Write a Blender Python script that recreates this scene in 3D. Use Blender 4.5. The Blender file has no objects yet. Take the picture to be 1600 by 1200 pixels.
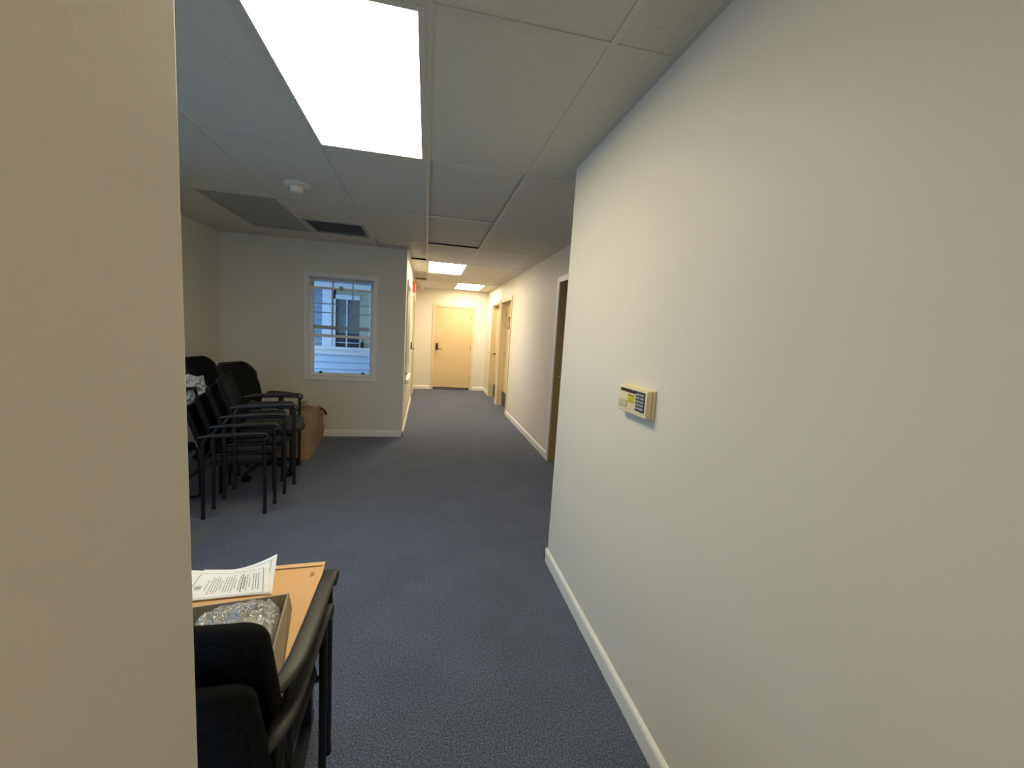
import bpy, bmesh, math, random
from mathutils import Vector, Matrix, noise
random.seed(7)
SC = bpy.context.scene
COL = SC.collection
PI = math.pi

# ---------------------------------------------------------------- camera
F_PX = 646.97
cam_d = bpy.data.cameras.new('camera')
cam = bpy.data.objects.new('camera', cam_d)
COL.objects.link(cam)
cam_d.sensor_fit = 'HORIZONTAL'
cam_d.sensor_width = 36.0
cam_d.lens = F_PX * 36.0 / 1600.0
cam_d.clip_start = 0.02
cam_d.clip_end = 200
def cam_axes(yaw, pitch, roll):
    y, p, r = map(math.radians, (yaw, pitch, roll))
    Fw = Vector((math.sin(y) * math.cos(p), math.cos(y) * math.cos(p), -math.sin(p)))
    Rt = Vector((math.cos(y), -math.sin(y), 0))
    U = Rt.cross(Fw)
    return math.cos(r) * Rt + math.sin(r) * U, -math.sin(r) * Rt + math.cos(r) * U, Fw
rt, up, fw = cam_axes(11.9955, 6.7509, 3.5741)
m = Matrix((rt, up, -fw)).transposed().to_4x4()
m.translation = Vector((0, 0, 1.449))
cam.matrix_world = m
SC.camera = cam

# ---------------------------------------------------------------- world, exposure
SC.view_settings.view_transform = 'Standard'
SC.view_settings.look = 'None'
SC.view_settings.gamma = 1.0
SC.view_settings.use_curve_mapping = False
SC.view_settings.exposure = 0.0
w = bpy.data.worlds.new('sky')
SC.world = w
w.use_nodes = True
wb = w.node_tree.nodes['Background']
wb.inputs[0].default_value = (0.43, 0.68, 1.0, 1)
wb.inputs[1].default_value = 4.2
SC.cycles.max_bounces = 10
SC.cycles.diffuse_bounces = 7
SC.cycles.use_denoising = True
LAMP_NEAR = 17.8
LAMP_BACK = 10.0
LAMP_FAR = 25.0
LAMP_NEAR_COL = (1.0, 0.88, 0.57)
LAMP_FAR_COL = (1.0, 0.82, 0.55)

# ---------------------------------------------------------------- materials
MATS = {}
def nodes_of(name):
    mt = bpy.data.materials.new(name)
    mt.use_nodes = True
    nt = mt.node_tree
    return mt, nt, nt.nodes['Principled BSDF']
def mat(name, col, rough=0.6, metal=0.0, spec=0.5, bump=0.0, bscale=80.0, var=0.0, vscale=20.0, coat=0.0, detail=2.0):
    if name in MATS: return MATS[name]
    mt, nt, b = nodes_of(name)
    b.inputs['Base Color'].default_value = (*col, 1)
    b.inputs['Roughness'].default_value = rough
    b.inputs['Metallic'].default_value = metal
    b.inputs['Specular IOR Level'].default_value = spec
    b.inputs['Coat Weight'].default_value = coat
    tc = nt.nodes.new('ShaderNodeTexCoord')
    if var > 0:
        n = nt.nodes.new('ShaderNodeTexNoise'); n.inputs['Scale'].default_value = vscale; n.inputs['Detail'].default_value = 3
        nt.links.new(tc.outputs['Object'], n.inputs['Vector'])
        r = nt.nodes.new('ShaderNodeValToRGB')
        r.color_ramp.elements[0].position = 0.3; r.color_ramp.elements[1].position = 0.7
        r.color_ramp.elements[0].color = (*[c * (1 - var) for c in col], 1)
        r.color_ramp.elements[1].color = (*[min(1, c * (1 + var)) for c in col], 1)
        nt.links.new(n.outputs['Fac'], r.inputs['Fac']); nt.links.new(r.outputs['Color'], b.inputs['Base Color'])
    if bump > 0:
        n = nt.nodes.new('ShaderNodeTexNoise'); n.inputs['Scale'].default_value = bscale; n.inputs['Detail'].default_value = detail
        nt.links.new(tc.outputs['Object'], n.inputs['Vector'])
        bp = nt.nodes.new('ShaderNodeBump'); bp.inputs['Strength'].default_value = bump; bp.inputs['Distance'].default_value = 0.002
        nt.links.new(n.outputs['Fac'], bp.inputs['Height']); nt.links.new(bp.outputs['Normal'], b.inputs['Normal'])
    MATS[name] = mt
    return mt
WALL = mat('wall_paint', (0.72, 0.68, 0.60), 0.55, bump=0.10, bscale=160, spec=0.3)
TRIM = mat('white_trim_paint', (0.80, 0.79, 0.76), 0.4)
CREAM = mat('cream_door_paint', (0.64, 0.50, 0.28), 0.42, var=0.04, vscale=3)
CREAM_F = mat('cream_frame_paint', (0.68, 0.57, 0.36), 0.42)
BROWNDOOR = mat('brown_door_wood', (0.20, 0.12, 0.05), 0.45, var=0.15, vscale=6)
BROWNJAMB = mat('tan_brown_jamb', (0.38, 0.26, 0.09), 0.5)
KICK = mat('dark_kick_plate', (0.07, 0.05, 0.035), 0.45)
TBAR = mat('grid_metal_white', (0.60, 0.59, 0.54), 0.45)
DARKVOID = mat('plenum_dark', (0.015, 0.014, 0.013), 0.95)
BLK = mat('black_plastic', (0.006, 0.006, 0.007), 0.5, bump=0.2, bscale=500, spec=0.3)
PAD = mat('black_rubber_arm', (0.022, 0.022, 0.023), 0.5, bump=0.25, bscale=300)
BLKMETAL = mat('black_powder_metal', (0.005, 0.005, 0.006), 0.4, spec=0.35)
FAB = mat('black_seat_fabric', (0.006, 0.006, 0.007), 0.85, bump=0.5, bscale=700)
KNOB = mat('satin_bronze', (0.32, 0.25, 0.16), 0.3, metal=1.0)
BRONZE = mat('dark_bronze', (0.03, 0.022, 0.015), 0.35, metal=0.6)
TAN = mat('tan_laminate', (0.70, 0.42, 0.20), 0.42, var=0.05, vscale=5)
TANEDGE = mat('tan_edge_band', (0.74, 0.46, 0.23), 0.4)
CARD = mat('cardboard', (0.36, 0.22, 0.12), 0.8, var=0.08, vscale=9)
CARD_IN = mat('cardboard_grey_side', (0.36, 0.29, 0.21), 0.8, var=0.1, vscale=12)
PAPER = mat('white_paper', (0.84, 0.85, 0.86), 0.7)
INK = mat('grey_ink', (0.20, 0.21, 0.23), 0.8)
KEYBODY = mat('keypad_cream_plastic', (0.74, 0.65, 0.43), 0.4)
KEYCOVER = mat('keypad_beige_cover', (0.55, 0.49, 0.32), 0.45)
KEYDARK = mat('keypad_dark_panel', (0.035, 0.028, 0.03), 0.35)
KEYBTN = mat('keypad_grey_button', (0.32, 0.33, 0.38), 0.5)
YELLOW = mat('yellow_sticker', (0.60, 0.56, 0.03), 0.5)
OLIVE = mat('olive_print', (0.30, 0.28, 0.02), 0.5)
VENT = mat('grey_vent_metal', (0.34, 0.35, 0.35), 0.6)
VENTDARK = mat('vent_backing', (0.36, 0.37, 0.37), 0.8)
DETECT = mat('ivory_plastic', (0.72, 0.70, 0.60), 0.45)
RED = mat('red_sign_plastic', (0.55, 0.05, 0.02), 0.4)
WHITEP = mat('white_plastic', (0.8, 0.8, 0.78), 0.4)
HSIDING = mat('blue_grey_siding', (0.24, 0.33, 0.42), 0.6)
RIM = mat('black_fabric_rim', (0.005, 0.005, 0.006), 0.85, spec=0.15)
SIDING = mat('pale_siding_paint', (0.60, 0.73, 0.86), 0.6)
XTRIM = mat('outside_white_trim', (0.88, 0.88, 0.88), 0.5)
XBEIGE = mat('outside_beige_stucco', (0.52, 0.50, 0.36), 0.7)
SHADE = mat('outside_green_blind', (0.16, 0.20, 0.17), 0.6)
XGLASS = mat('outside_dark_glass', (0.03, 0.035, 0.05), 0.15)
CONC = mat('concrete_ground', (0.35, 0.35, 0.34), 0.9, var=0.1, vscale=3)
FRAMEGREY = mat('sash_grey', (0.50, 0.53, 0.50), 0.45)

def ceiling_mat():
    mt, nt, b = nodes_of('ceiling_tile')
    b.inputs['Roughness'].default_value = 0.9
    b.inputs['Specular IOR Level'].default_value = 0.2
    tc = nt.nodes.new('ShaderNodeTexCoord')
    n = nt.nodes.new('ShaderNodeTexNoise'); n.inputs['Scale'].default_value = 130; n.inputs['Detail'].default_value = 4
    v = nt.nodes.new('ShaderNodeTexVoronoi'); v.inputs['Scale'].default_value = 38
    nt.links.new(tc.outputs['Object'], n.inputs['Vector']); nt.links.new(tc.outputs['Object'], v.inputs['Vector'])
    r = nt.nodes.new('ShaderNodeValToRGB')
    r.color_ramp.elements[0].position = 0.03; r.color_ramp.elements[0].color = (0.42, 0.41, 0.37, 1)
    r.color_ramp.elements[1].position = 0.12; r.color_ramp.elements[1].color = (0.74, 0.72, 0.65, 1)
    nt.links.new(v.outputs['Distance'], r.inputs['Fac'])
    mx = nt.nodes.new('ShaderNodeMixRGB'); mx.blend_type = 'MULTIPLY'; mx.inputs['Fac'].default_value = 0.25
    nt.links.new(r.outputs['Color'], mx.inputs['Color1']); nt.links.new(n.outputs['Fac'], mx.inputs['Color2'])
    nt.links.new(mx.outputs['Color'], b.inputs['Base Color'])
    bp = nt.nodes.new('ShaderNodeBump'); bp.inputs['Strength'].default_value = 0.5; bp.inputs['Distance'].default_value = 0.003
    nt.links.new(n.outputs['Fac'], bp.inputs['Height']); nt.links.new(bp.outputs['Normal'], b.inputs['Normal'])
    return mt
CEIL = ceiling_mat()

def carpet_mat():
    mt, nt, b = nodes_of('blue_grey_carpet')
    b.inputs['Roughness'].default_value = 0.95
    b.inputs['Specular IOR Level'].default_value = 0.1
    b.inputs['Sheen Weight'].default_value = 0.15
    tc = nt.nodes.new('ShaderNodeTexCoord')
    n = nt.nodes.new('ShaderNodeTexNoise'); n.inputs['Scale'].default_value = 150; n.inputs['Detail'].default_value = 3; n.inputs['Roughness'].default_value = 0.75
    n2 = nt.nodes.new('ShaderNodeTexNoise'); n2.inputs['Scale'].default_value = 3.5; n2.inputs['Detail'].default_value = 3
    nt.links.new(tc.outputs['Object'], n.inputs['Vector']); nt.links.new(tc.outputs['Object'], n2.inputs['Vector'])
    r = nt.nodes.new('ShaderNodeValToRGB')
    e = r.color_ramp.elements
    e[0].position = 0.36; e[0].color = (0.035, 0.045, 0.078, 1)
    e[1].position = 0.66; e[1].color = (0.20, 0.24, 0.35, 1)
    k = r.color_ramp.elements.new(0.5); k.color = (0.092, 0.112, 0.172, 1)
    nt.links.new(n.outputs['Fac'], r.inputs['Fac'])
    r2 = nt.nodes.new('ShaderNodeValToRGB')
    r2.color_ramp.elements[0].position = 0.35; r2.color_ramp.elements[0].color = (0.86, 0.86, 0.86, 1)
    r2.color_ramp.elements[1].position = 0.65; r2.color_ramp.elements[1].color = (1, 1, 1, 1)
    nt.links.new(n2.outputs['Fac'], r2.inputs['Fac'])
    mx = nt.nodes.new('ShaderNodeMixRGB'); mx.blend_type = 'MULTIPLY'; mx.inputs['Fac'].default_value = 1
    nt.links.new(r.outputs['Color'], mx.inputs['Color1']); nt.links.new(r2.outputs['Color'], mx.inputs['Color2'])
    nt.links.new(mx.outputs['Color'], b.inputs['Base Color'])
    bp = nt.nodes.new('ShaderNodeBump'); bp.inputs['Strength'].default_value = 0.9; bp.inputs['Distance'].default_value = 0.006
    nt.links.new(n.outputs['Fac'], bp.inputs['Height']); nt.links.new(bp.outputs['Normal'], b.inputs['Normal'])
    return mt
CARPET = carpet_mat()

def mesh_fabric():
    mt, nt, b = nodes_of('black_mesh_fabric')
    b.inputs['Roughness'].default_value = 0.7
    b.inputs['Specular IOR Level'].default_value = 0.15
    tc = nt.nodes.new('ShaderNodeTexCoord')
    v = nt.nodes.new('ShaderNodeTexVoronoi'); v.inputs['Scale'].default_value = 330
    nt.links.new(tc.outputs['Object'], v.inputs['Vector'])
    r = nt.nodes.new('ShaderNodeValToRGB')
    r.color_ramp.elements[0].position = 0.18; r.color_ramp.elements[0].color = (0.030, 0.032, 0.035, 1)  # lighter dots paint in the glints on the mesh weave
    r.color_ramp.elements[1].position = 0.42; r.color_ramp.elements[1].color = (0.004, 0.004, 0.005, 1)
    nt.links.new(v.outputs['Distance'], r.inputs['Fac']); nt.links.new(r.outputs['Color'], b.inputs['Base Color'])
    bp = nt.nodes.new('ShaderNodeBump'); bp.inputs['Strength'].default_value = 0.8; bp.inputs['Distance'].default_value = 0.002; bp.invert = True
    nt.links.new(v.outputs['Distance'], bp.inputs['Height']); nt.links.new(bp.outputs['Normal'], b.inputs['Normal'])
    return mt
MESHF = mesh_fabric()

def lamp_mat(name, col, strength, tubes):
    mt = bpy.data.materials.new(name); mt.use_nodes = True
    nt = mt.node_tree; nt.nodes.clear()
    o = nt.nodes.new('ShaderNodeOutputMaterial'); e = nt.nodes.new('ShaderNodeEmission')
    e.inputs['Color'].default_value = (*col, 1)
    tc = nt.nodes.new('ShaderNodeTexCoord'); sp = nt.nodes.new('ShaderNodeSeparateXYZ')
    nt.links.new(tc.outputs['Object'], sp.inputs[0])
    acc = None
    for t in tubes:                                  # brighter bands where the tubes sit behind the lens
        a = nt.nodes.new('ShaderNodeMath'); a.operation = 'SUBTRACT'; a.inputs[1].default_value = t
        nt.links.new(sp.outputs['X'], a.inputs[0])
        s = nt.nodes.new('ShaderNodeMath'); s.operation = 'MULTIPLY'
        nt.links.new(a.outputs[0], s.inputs[0]); nt.links.new(a.outputs[0], s.inputs[1])
        q = nt.nodes.new('ShaderNodeMath'); q.operation = 'MULTIPLY'; q.inputs[1].default_value = -1 / (2 * 0.035 ** 2)
        nt.links.new(s.outputs[0], q.inputs[0])
        x = nt.nodes.new('ShaderNodeMath'); x.operation = 'EXPONENT'
        nt.links.new(q.outputs[0], x.inputs[0])
        if acc is None: acc = x
        else:
            ad = nt.nodes.new('ShaderNodeMath'); ad.operation = 'ADD'
            nt.links.new(acc.outputs[0], ad.inputs[0]); nt.links.new(x.outputs[0], ad.inputs[1]); acc = ad
    mm = nt.nodes.new('ShaderNodeMath'); mm.operation = 'MULTIPLY_ADD'
    mm.inputs[1].default_value = 0.5 * strength; mm.inputs[2].default_value = 0.8 * strength
    nt.links.new(acc.outputs[0], mm.inputs[0]); nt.links.new(mm.outputs[0], e.inputs['Strength'])
    nt.links.new(e.outputs[0], o.inputs['Surface'])
    return mt

def glass_mat(name, tint=(0.92, 0.96, 1.0), refl=0.12):
    mt = bpy.data.materials.new(name); mt.use_nodes = True
    nt = mt.node_tree; nt.nodes.clear()
    o = nt.nodes.new('ShaderNodeOutputMaterial')
    t = nt.nodes.new('ShaderNodeBsdfTransparent'); t.inputs[0].default_value = (*tint, 1)
    g = nt.nodes.new('ShaderNodeBsdfGlossy'); g.inputs['Roughness'].default_value = 0.03
    f = nt.nodes.new('ShaderNodeFresnel'); f.inputs['IOR'].default_value = 1.45
    mx = nt.nodes.new('ShaderNodeMixShader')
    nt.links.new(f.outputs[0], mx.inputs[0]); nt.links.new(t.outputs[0], mx.inputs[1]); nt.links.new(g.outputs[0], mx.inputs[2])
    nt.links.new(mx.outputs[0], o.inputs['Surface'])
    return mt
GLASS = glass_mat('window_glass')

def film_mat(name, bubbles):
    mt = bpy.data.materials.new(name); mt.use_nodes = True
    nt = mt.node_tree; nt.nodes.clear()
    o = nt.nodes.new('ShaderNodeOutputMaterial')
    t = nt.nodes.new('ShaderNodeBsdfTransparent'); t.inputs[0].default_value = (0.85, 0.86, 0.9, 1)
    p = nt.nodes.new('ShaderNodeBsdfPrincipled')
    p.inputs['Base Color'].default_value = (0.62, 0.63, 0.67, 1) if bubbles else (0.72, 0.76, 0.82, 1)
    p.inputs['Roughness'].default_value = 0.12
    p.inputs['Specular IOR Level'].default_value = 1.0
    mx = nt.nodes.new('ShaderNodeMixShader'); mx.inputs[0].default_value = 0.62 if bubbles else 0.75
    tc = nt.nodes.new('ShaderNodeTexCoord')
    n = nt.nodes.new('ShaderNodeTexNoise'); n.inputs['Scale'].default_value = 45; n.inputs['Detail'].default_value = 4; n.inputs['Distortion'].default_value = 2.5
    nt.links.new(tc.outputs['Object'], n.inputs['Vector'])
    bp = nt.nodes.new('ShaderNodeBump'); bp.inputs['Strength'].default_value = 1.0; bp.inputs['Distance'].default_value = 0.012
    nt.links.new(n.outputs['Fac'], bp.inputs['Height']); nt.links.new(bp.outputs['Normal'], p.inputs['Normal'])
    if bubbles:
        v = nt.nodes.new('ShaderNodeTexVoronoi'); v.inputs['Scale'].default_value = 110
        nt.links.new(tc.outputs['Object'], v.inputs['Vector'])
        b2 = nt.nodes.new('ShaderNodeBump'); b2.inputs['Strength'].default_value = 0.8; b2.inputs['Distance'].default_value = 0.003
        nt.links.new(v.outputs['Distance'], b2.inputs['Height']); nt.links.new(bp.outputs['Normal'], b2.inputs['Normal'])
        nt.links.new(b2.outputs['Normal'], p.inputs['Normal'])
    g = nt.nodes.new('ShaderNodeBsdfGlossy'); g.inputs['Roughness'].default_value = 0.16; g.inputs['Color'].default_value = (0.9, 0.92, 0.95, 1)
    for l in [l for l in nt.links if l.to_socket == p.inputs['Normal']]: nt.links.new(l.from_socket, g.inputs['Normal'])
    m2 = nt.nodes.new('ShaderNodeMixShader'); m2.inputs[0].default_value = 0.5
    nt.links.new(p.outputs[0], m2.inputs[1]); nt.links.new(g.outputs[0], m2.inputs[2])
    nt.links.new(t.outputs[0], mx.inputs[1]); nt.links.new(m2.outputs[0], mx.inputs[2])
    nt.links.new(mx.outputs[0], o.inputs['Surface'])
    return mt
BUBBLE = film_mat('bubble_wrap_film', True)
POLY = film_mat('clear_poly_bag', False)

# ---------------------------------------------------------------- mesh builder
class MB:
    def __init__(s): s.v = []; s.f = []
    def add(s, vs, fs):
        o = len(s.v); s.v += [Vector(p) for p in vs]; s.f += [tuple(i + o for i in f) for f in fs]; return s
    def box(s, x0, x1, y0, y1, z0, z1):
        return s.add([(x, y, z) for z in (z0, z1) for y in (y0, y1) for x in (x0, x1)],
                     [(0, 2, 3, 1), (4, 5, 7, 6), (0, 1, 5, 4), (2, 6, 7, 3), (0, 4, 6, 2), (1, 3, 7, 5)])
    def rbox(s, x0, x1, y0, y1, z0, z1, r=0.01, n=2):
        b = bmesh.new(); bmesh.ops.create_cube(b, size=1)
        for v in b.verts:
            v.co = Vector((x0 + (v.co.x + .5) * (x1 - x0), y0 + (v.co.y + .5) * (y1 - y0), z0 + (v.co.z + .5) * (z1 - z0)))
        bmesh.ops.bevel(b, geom=b.edges[:], offset=r, segments=n, affect='EDGES', profile=0.5)
        b.verts.index_update()
        s.add([v.co.copy() for v in b.verts], [[v.index for v in f.verts] for f in b.faces]); b.free(); return s
    def rings(s, rings, cap=True, closed=True):
        n = len(rings[0]); vs = [p for r in rings for p in r]; fs = []
        for i in range(len(rings) - 1):
            for j in range(n if closed else n - 1):
                k = (j + 1) % n
                fs.append((i * n + j, i * n + k, (i + 1) * n + k, (i + 1) * n + j))
        if cap:
            fs.append(tuple(reversed(range(n)))); fs.append(tuple((len(rings) - 1) * n + j for j in range(n)))
        return s.add(vs, fs)
    def cyl(s, p0, p1, r0, r1=None, n=16):
        r1 = r0 if r1 is None else r1
        return s.tube([p0, p1], [r0, r1], n)
    def tube(s, pts, r, n=10, loop=False, flat=None):
        pts = [Vector(p) for p in pts]; R = r if isinstance(r, (list, tuple)) else [r] * len(pts)
        rings = []; prev = None
        for i, p in enumerate(pts):
            if loop: t = pts[(i + 1) % len(pts)] - pts[i - 1]
            else: t = pts[min(i + 1, len(pts) - 1)] - pts[max(i - 1, 0)]
            t.normalize()
            if prev is None:
                a = Vector((0, 0, 1)) if abs(t.z) < 0.9 else Vector((1, 0, 0)); nn = (a - t * a.dot(t)).normalized()
            else: nn = (prev - t * prev.dot(t)).normalized()
            prev = nn; bb = t.cross(nn)
            fx = flat or (1, 1)
            rings.append([p + (nn * math.cos(2 * PI * k / n) * fx[0] + bb * math.sin(2 * PI * k / n) * fx[1]) * R[i] for k in range(n)])
        if loop: rings.append(rings[0]); return s.rings(rings, cap=False)
        return s.rings(rings)
    def lathe(s, prof, c=(0, 0, 0), n=24, axis='z'):
        rings = []
        for (r, h) in prof:
            ring = []
            for k in range(n):
                a = 2 * PI * k / n
                p = {'z': (r * math.cos(a), r * math.sin(a), h), 'x': (h, r * math.cos(a), r * math.sin(a)), 'y': (r * math.sin(a), h, r * math.cos(a))}[axis]
                ring.append(Vector(p) + Vector(c))
            rings.append(ring)
        return s.rings(rings)
    def sheet(s, fn, nu, nv):
        vs = [fn(i / nu, j / nv) for j in range(nv + 1) for i in range(nu + 1)]
        fs = [(j * (nu + 1) + i, j * (nu + 1) + i + 1, (j + 1) * (nu + 1) + i + 1, (j + 1) * (nu + 1) + i) for j in range(nv) for i in range(nu)]
        return s.add(vs, fs)
    def build(s, name, material, parent=None, smooth=False, bevel=0.0, solid=0.0):
        me = bpy.data.meshes.new(name)
        me.from_pydata([tuple(v) for v in s.v], [], s.f)
        b = bmesh.new(); b.from_mesh(me); bmesh.ops.recalc_face_normals(b, faces=b.faces[:])
        b.to_mesh(me); b.free()
        me.materials.append(material)
        if smooth:
            me.polygons.foreach_set('use_smooth', [True] * len(me.polygons))
            me.set_sharp_from_angle(angle=math.radians(38))
        o = bpy.data.objects.new(name, me); COL.objects.link(o)
        if parent is not None: o.parent = parent
        if solid: md = o.modifiers.new('thickness', 'SOLIDIFY'); md.thickness = solid; md.offset = 0
        if bevel: md = o.modifiers.new('bevel', 'BEVEL'); md.width = bevel; md.segments = 2; md.limit_method = 'ANGLE'
        return o
def tag(o, label=None, cat=None, group=None, kind=None):
    if label: o['label'] = label
    if cat: o['category'] = cat
    if group: o['group'] = group
    if kind: o['kind'] = kind
    return o
def thing(name, label, cat, loc=(0, 0, 0), rz=0.0, group=None):
    o = bpy.data.objects.new(name, None); COL.objects.link(o)
    o.empty_display_size = 0.05; o.location = loc; o.rotation_euler = (0, 0, rz)
    return tag(o, label, cat, group)
def struct(name, mb, material, label=None, **k):
    o = mb.build(name, material, **k); o['kind'] = 'structure'
    if label: o['label'] = label
    return o
def copy_tree(o, parent=None):
    c = o.copy(); COL.objects.link(c)
    if parent is not None: c.parent = parent
    for ch in list(o.children): copy_tree(ch, c)
    return c

# ---------------------------------------------------------------- setting
XR, YC, XR2, YE, XL, YW, XLW = 0.823, 2.438, 1.457, 10.31, -0.276, 5.616, -2.427
H = 2.44; TOP = 2.9; YB = -3.0
XN, YN = -0.272, 0.55          # near left wall: face and end
T = 0.13

struct('floor', MB().box(XLW - T, XR2 + T, -0.73, YE + T, -0.12, 0).box(XN - 0.12, XR2 + T, YB - T, -0.73, -0.12, 0), CARPET, 'dark blue-grey speckled office carpet floor')
struct('wall_right_near', MB().box(XR, XR2 + T, YB, YC, 0, TOP), WALL, 'warm white near wall on the right carrying the alarm keypad', bevel=0.004)

def wall_x(name, x0, x1, y0, y1, holes, label):      # wall along Y with openings (ya, yb, za, zb)
    mb = MB(); y = y0
    for (a, b, za, zb) in sorted(holes):
        mb.box(x0, x1, y, a, 0, TOP)
        if za > 0: mb.box(x0, x1, a, b, 0, za)
        mb.box(x0, x1, a, b, zb, TOP); y = b
    mb.box(x0, x1, y, y1, 0, TOP)
    return struct(name, mb, WALL, label)
def wall_y(name, y0, y1, x0, x1, holes, label):
    mb = MB(); x = x0
    for (a, b, za, zb) in sorted(holes):
        mb.box(x, a, y0, y1, 0, TOP)
        if za > 0: mb.box(a, b, y0, y1, 0, za)
        mb.box(a, b, y0, y1, zb, TOP); x = b
    mb.box(x, x1, y0, y1, 0, TOP)
    return struct(name, mb, WALL, label)

D3 = (3.62, 4.58); D2 = (7.28, 8.26); D1 = (8.47, 9.44)     # right wall door openings
DZ = 2.08
wall_x('wall_right_far', XR2, XR2 + T, YC, YE + T, [(*D3, 0, DZ), (*D2, 0, DZ), (*D1, 0, DZ)], 'white corridor wall with three cream doors')
ED = (0.165, 1.115)
wall_y('wall_end', YE, YE + T, XL, XR2, [(*ED, 0, 2.045)], 'end wall of the corridor')
LW = (5.98, 6.88, 0.73, 2.06); LD = (8.56, 9.42)
wall_x('wall_left_corridor', XL - 0.15, XL, YW, YE + T, [LW, (*LD, 0, 2.04)], 'left corridor wall with window and exit door')
WX = (-1.47, -0.652); WZ = (0.752, 2.045)
wall_y('wall_window', YW, YW + 0.15, XLW - T, XL - 0.15, [(*WX, *WZ)], 'wall with the small sash window')
SW = (1.2, 3.3, 0.7, 2.1)
wall_x('wall_left_room', XLW - T, XLW, -0.73, YW, [SW], 'far left wall of the open room')
struct('wall_left_near', MB().box(XN - 0.12, XN, YB, YN, 0, TOP), WALL, 'beige wall end close on the left', bevel=0.006)
wall_y('wall_room_front', -0.73, -0.6, XLW, XN - 0.12, [(-1.60, -0.5, 0.2, 2.35)], 'unseen front wall of the open room, opened for the added daylight window')
struct('wall_back', MB().box(XN - 0.12, XR2 + T, YB - T, YB, 0, TOP), WALL, 'back wall behind the viewer')

# ---- ceiling: grid tiles with T-bars, slots where panels sit proud, plenum above
GX = [-0.03 + 0.61 * k for k in range(-4, 4)]
GY = [1.44 + 1.22 * k for k in range(-4, 8)]
GX = [x for x in GX if x > XLW + 0.02 and x < XR2 - 0.02]
GY = [y for y in GY if y > YB + 0.02 and y < YE - 0.02]
xs = [XLW] + GX + [XR2]; ys = [YB] + GY + [YE]
def near(a, b): return abs(a - b) < 0.02
FIX = [(-0.64, 1.44), (-0.03, 6.32), (0.58, 8.76), (-0.03, -2.22)]     # lower-left corners of 2x4 fixtures
tiles = MB()
RAISED = {(-0.64, 5.10): 0.024, (-0.03, 3.88): 0.016, (-0.03, 2.66): 0.009, (-0.64, 7.54): 0.022}   # panels pushed up out of the grid
for i in range(len(xs) - 1):
    for j in range(len(ys) - 1):
        x0, x1, y0, y1 = xs[i], xs[i + 1], ys[j], ys[j + 1]
        if any(near(x0, a) and near(y0, b) for a, b in FIX): continue
        if near(x0, -1.86) and near(y0, 3.88): continue
        if near(x0, -1.25) and near(y0, 3.88): y1 = 4.49
        if x1 <= XL - 0.14 and y0 >= YW + 0.1: continue
        up_ = next((h for (a, b), h in RAISED.items() if near(x0, a) and near(y0, b)), 0)
        if y1 < -0.7 or y0 < -0.7:
            if x1 <= XN: continue
            x0 = max(x0, XN - 0.06)
        dz = random.uniform(0, 0.001) + up_
        g_ = 0.004 if up_ else 0
        tiles.box(x0, x1, y0, y1 - g_, H + 0.0025 + dz, H + 0.0065 + dz)
ceiling = struct('ceiling', tiles, CEIL, 'suspended ceiling of grey mineral tiles')
bars = MB()
for x in GX:
    y1 = YE if x > XL - 0.1 else YW
    y0 = YB if x > XN else -0.6
    bars.box(x - 0.012, x + 0.012, y0, y1, H - 0.001, H + 0.003)
for y in GY:
    if y < YW:
        bars.box(XLW if y > -0.6 else XN, XR2, y - 0.012, y + 0.012, H - 0.0005, H + 0.003)
    else:
        bars.box(XL, XR2, y - 0.012, y + 0.012, H - 0.0005, H + 0.003)
bars.box(-1.25, -0.64, 4.478, 4.502, H - 0.0005, H + 0.003)
tag(bars.build('grid_bar', TBAR, ceiling), 'pale metal T-bars between the tiles')
ang = MB()
def wall_angle(x0, x1, y0, y1): ang.box(x0, x1, y0, y1, H - 0.002, H + 0.006)
aw = 0.022
wall_angle(XR - aw, XR, YB, YC + aw); wall_angle(XR, XR2, YC, YC + aw); wall_angle(XR2 - aw, XR2, YC, YE)
wall_angle(XL, XR2, YE - aw, YE); wall_angle(XL, XL + aw, YW - aw, YE); wall_angle(XLW, XL, YW - aw, YW)
wall_angle(XLW, XLW + aw, -0.6, YW); wall_angle(XN, XN + aw, YB, YN + aw)
ang.build('wall_angle', TBAR, ceiling)
struct('ceiling_deck', MB().box(XLW - T, XR2 + T, -0.73, YE + T, TOP, TOP + 0.1).box(XN - 0.12, XR2 + T, YB - T, -0.73, TOP, TOP + 0.1), DARKVOID, 'dark slab above the suspended ceiling')

# ---- baseboards
def baseboard(name, pts, side):
    # pts: polyline on the wall face, side: unit normal list per segment
    mb = MB()
    for (a, b), nrm in zip(zip(pts[:-1], pts[1:]), side):
        a = Vector((*a, 0)); b = Vector((*b, 0)); n = Vector((*nrm, 0))
        prof = [(0, 0), (0.014, 0), (0.014, 0.066), (0.011, 0.076), (0.004, 0.084), (0, 0.085)]
        rings = [[p + n * d + Vector((0, 0, z)) for d, z in prof] for p in (a, b)]
        mb.rings(rings)
    return struct(name, mb, TRIM)
baseboard('baseboard_right_near', [(XR, YB), (XR, YC + 0.014)], [(-1, 0)])
baseboard('baseboard_right_return', [(XR - 0.014, YC), (XR2, YC)], [(0, 1)])
fw_ = 0.05
baseboard('baseboard_right_middle', [(XR2, YC), (XR2, D3[0] - fw_)], [(-1, 0)])
baseboard('baseboard_right_corridor', [(XR2, D3[1] + fw_), (XR2, D2[0] - fw_)], [(-1, 0)])
baseboard('baseboard_right_between', [(XR2, D2[1] + fw_), (XR2, D1[0] - fw_)], [(-1, 0)])
baseboard('baseboard_right_end', [(XR2, D1[1] + fw_), (XR2, YE)], [(-1, 0)])
baseboard('baseboard_end_left', [(XL, YE), (ED[0] - fw_, YE)], [(0, -1)])
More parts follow.
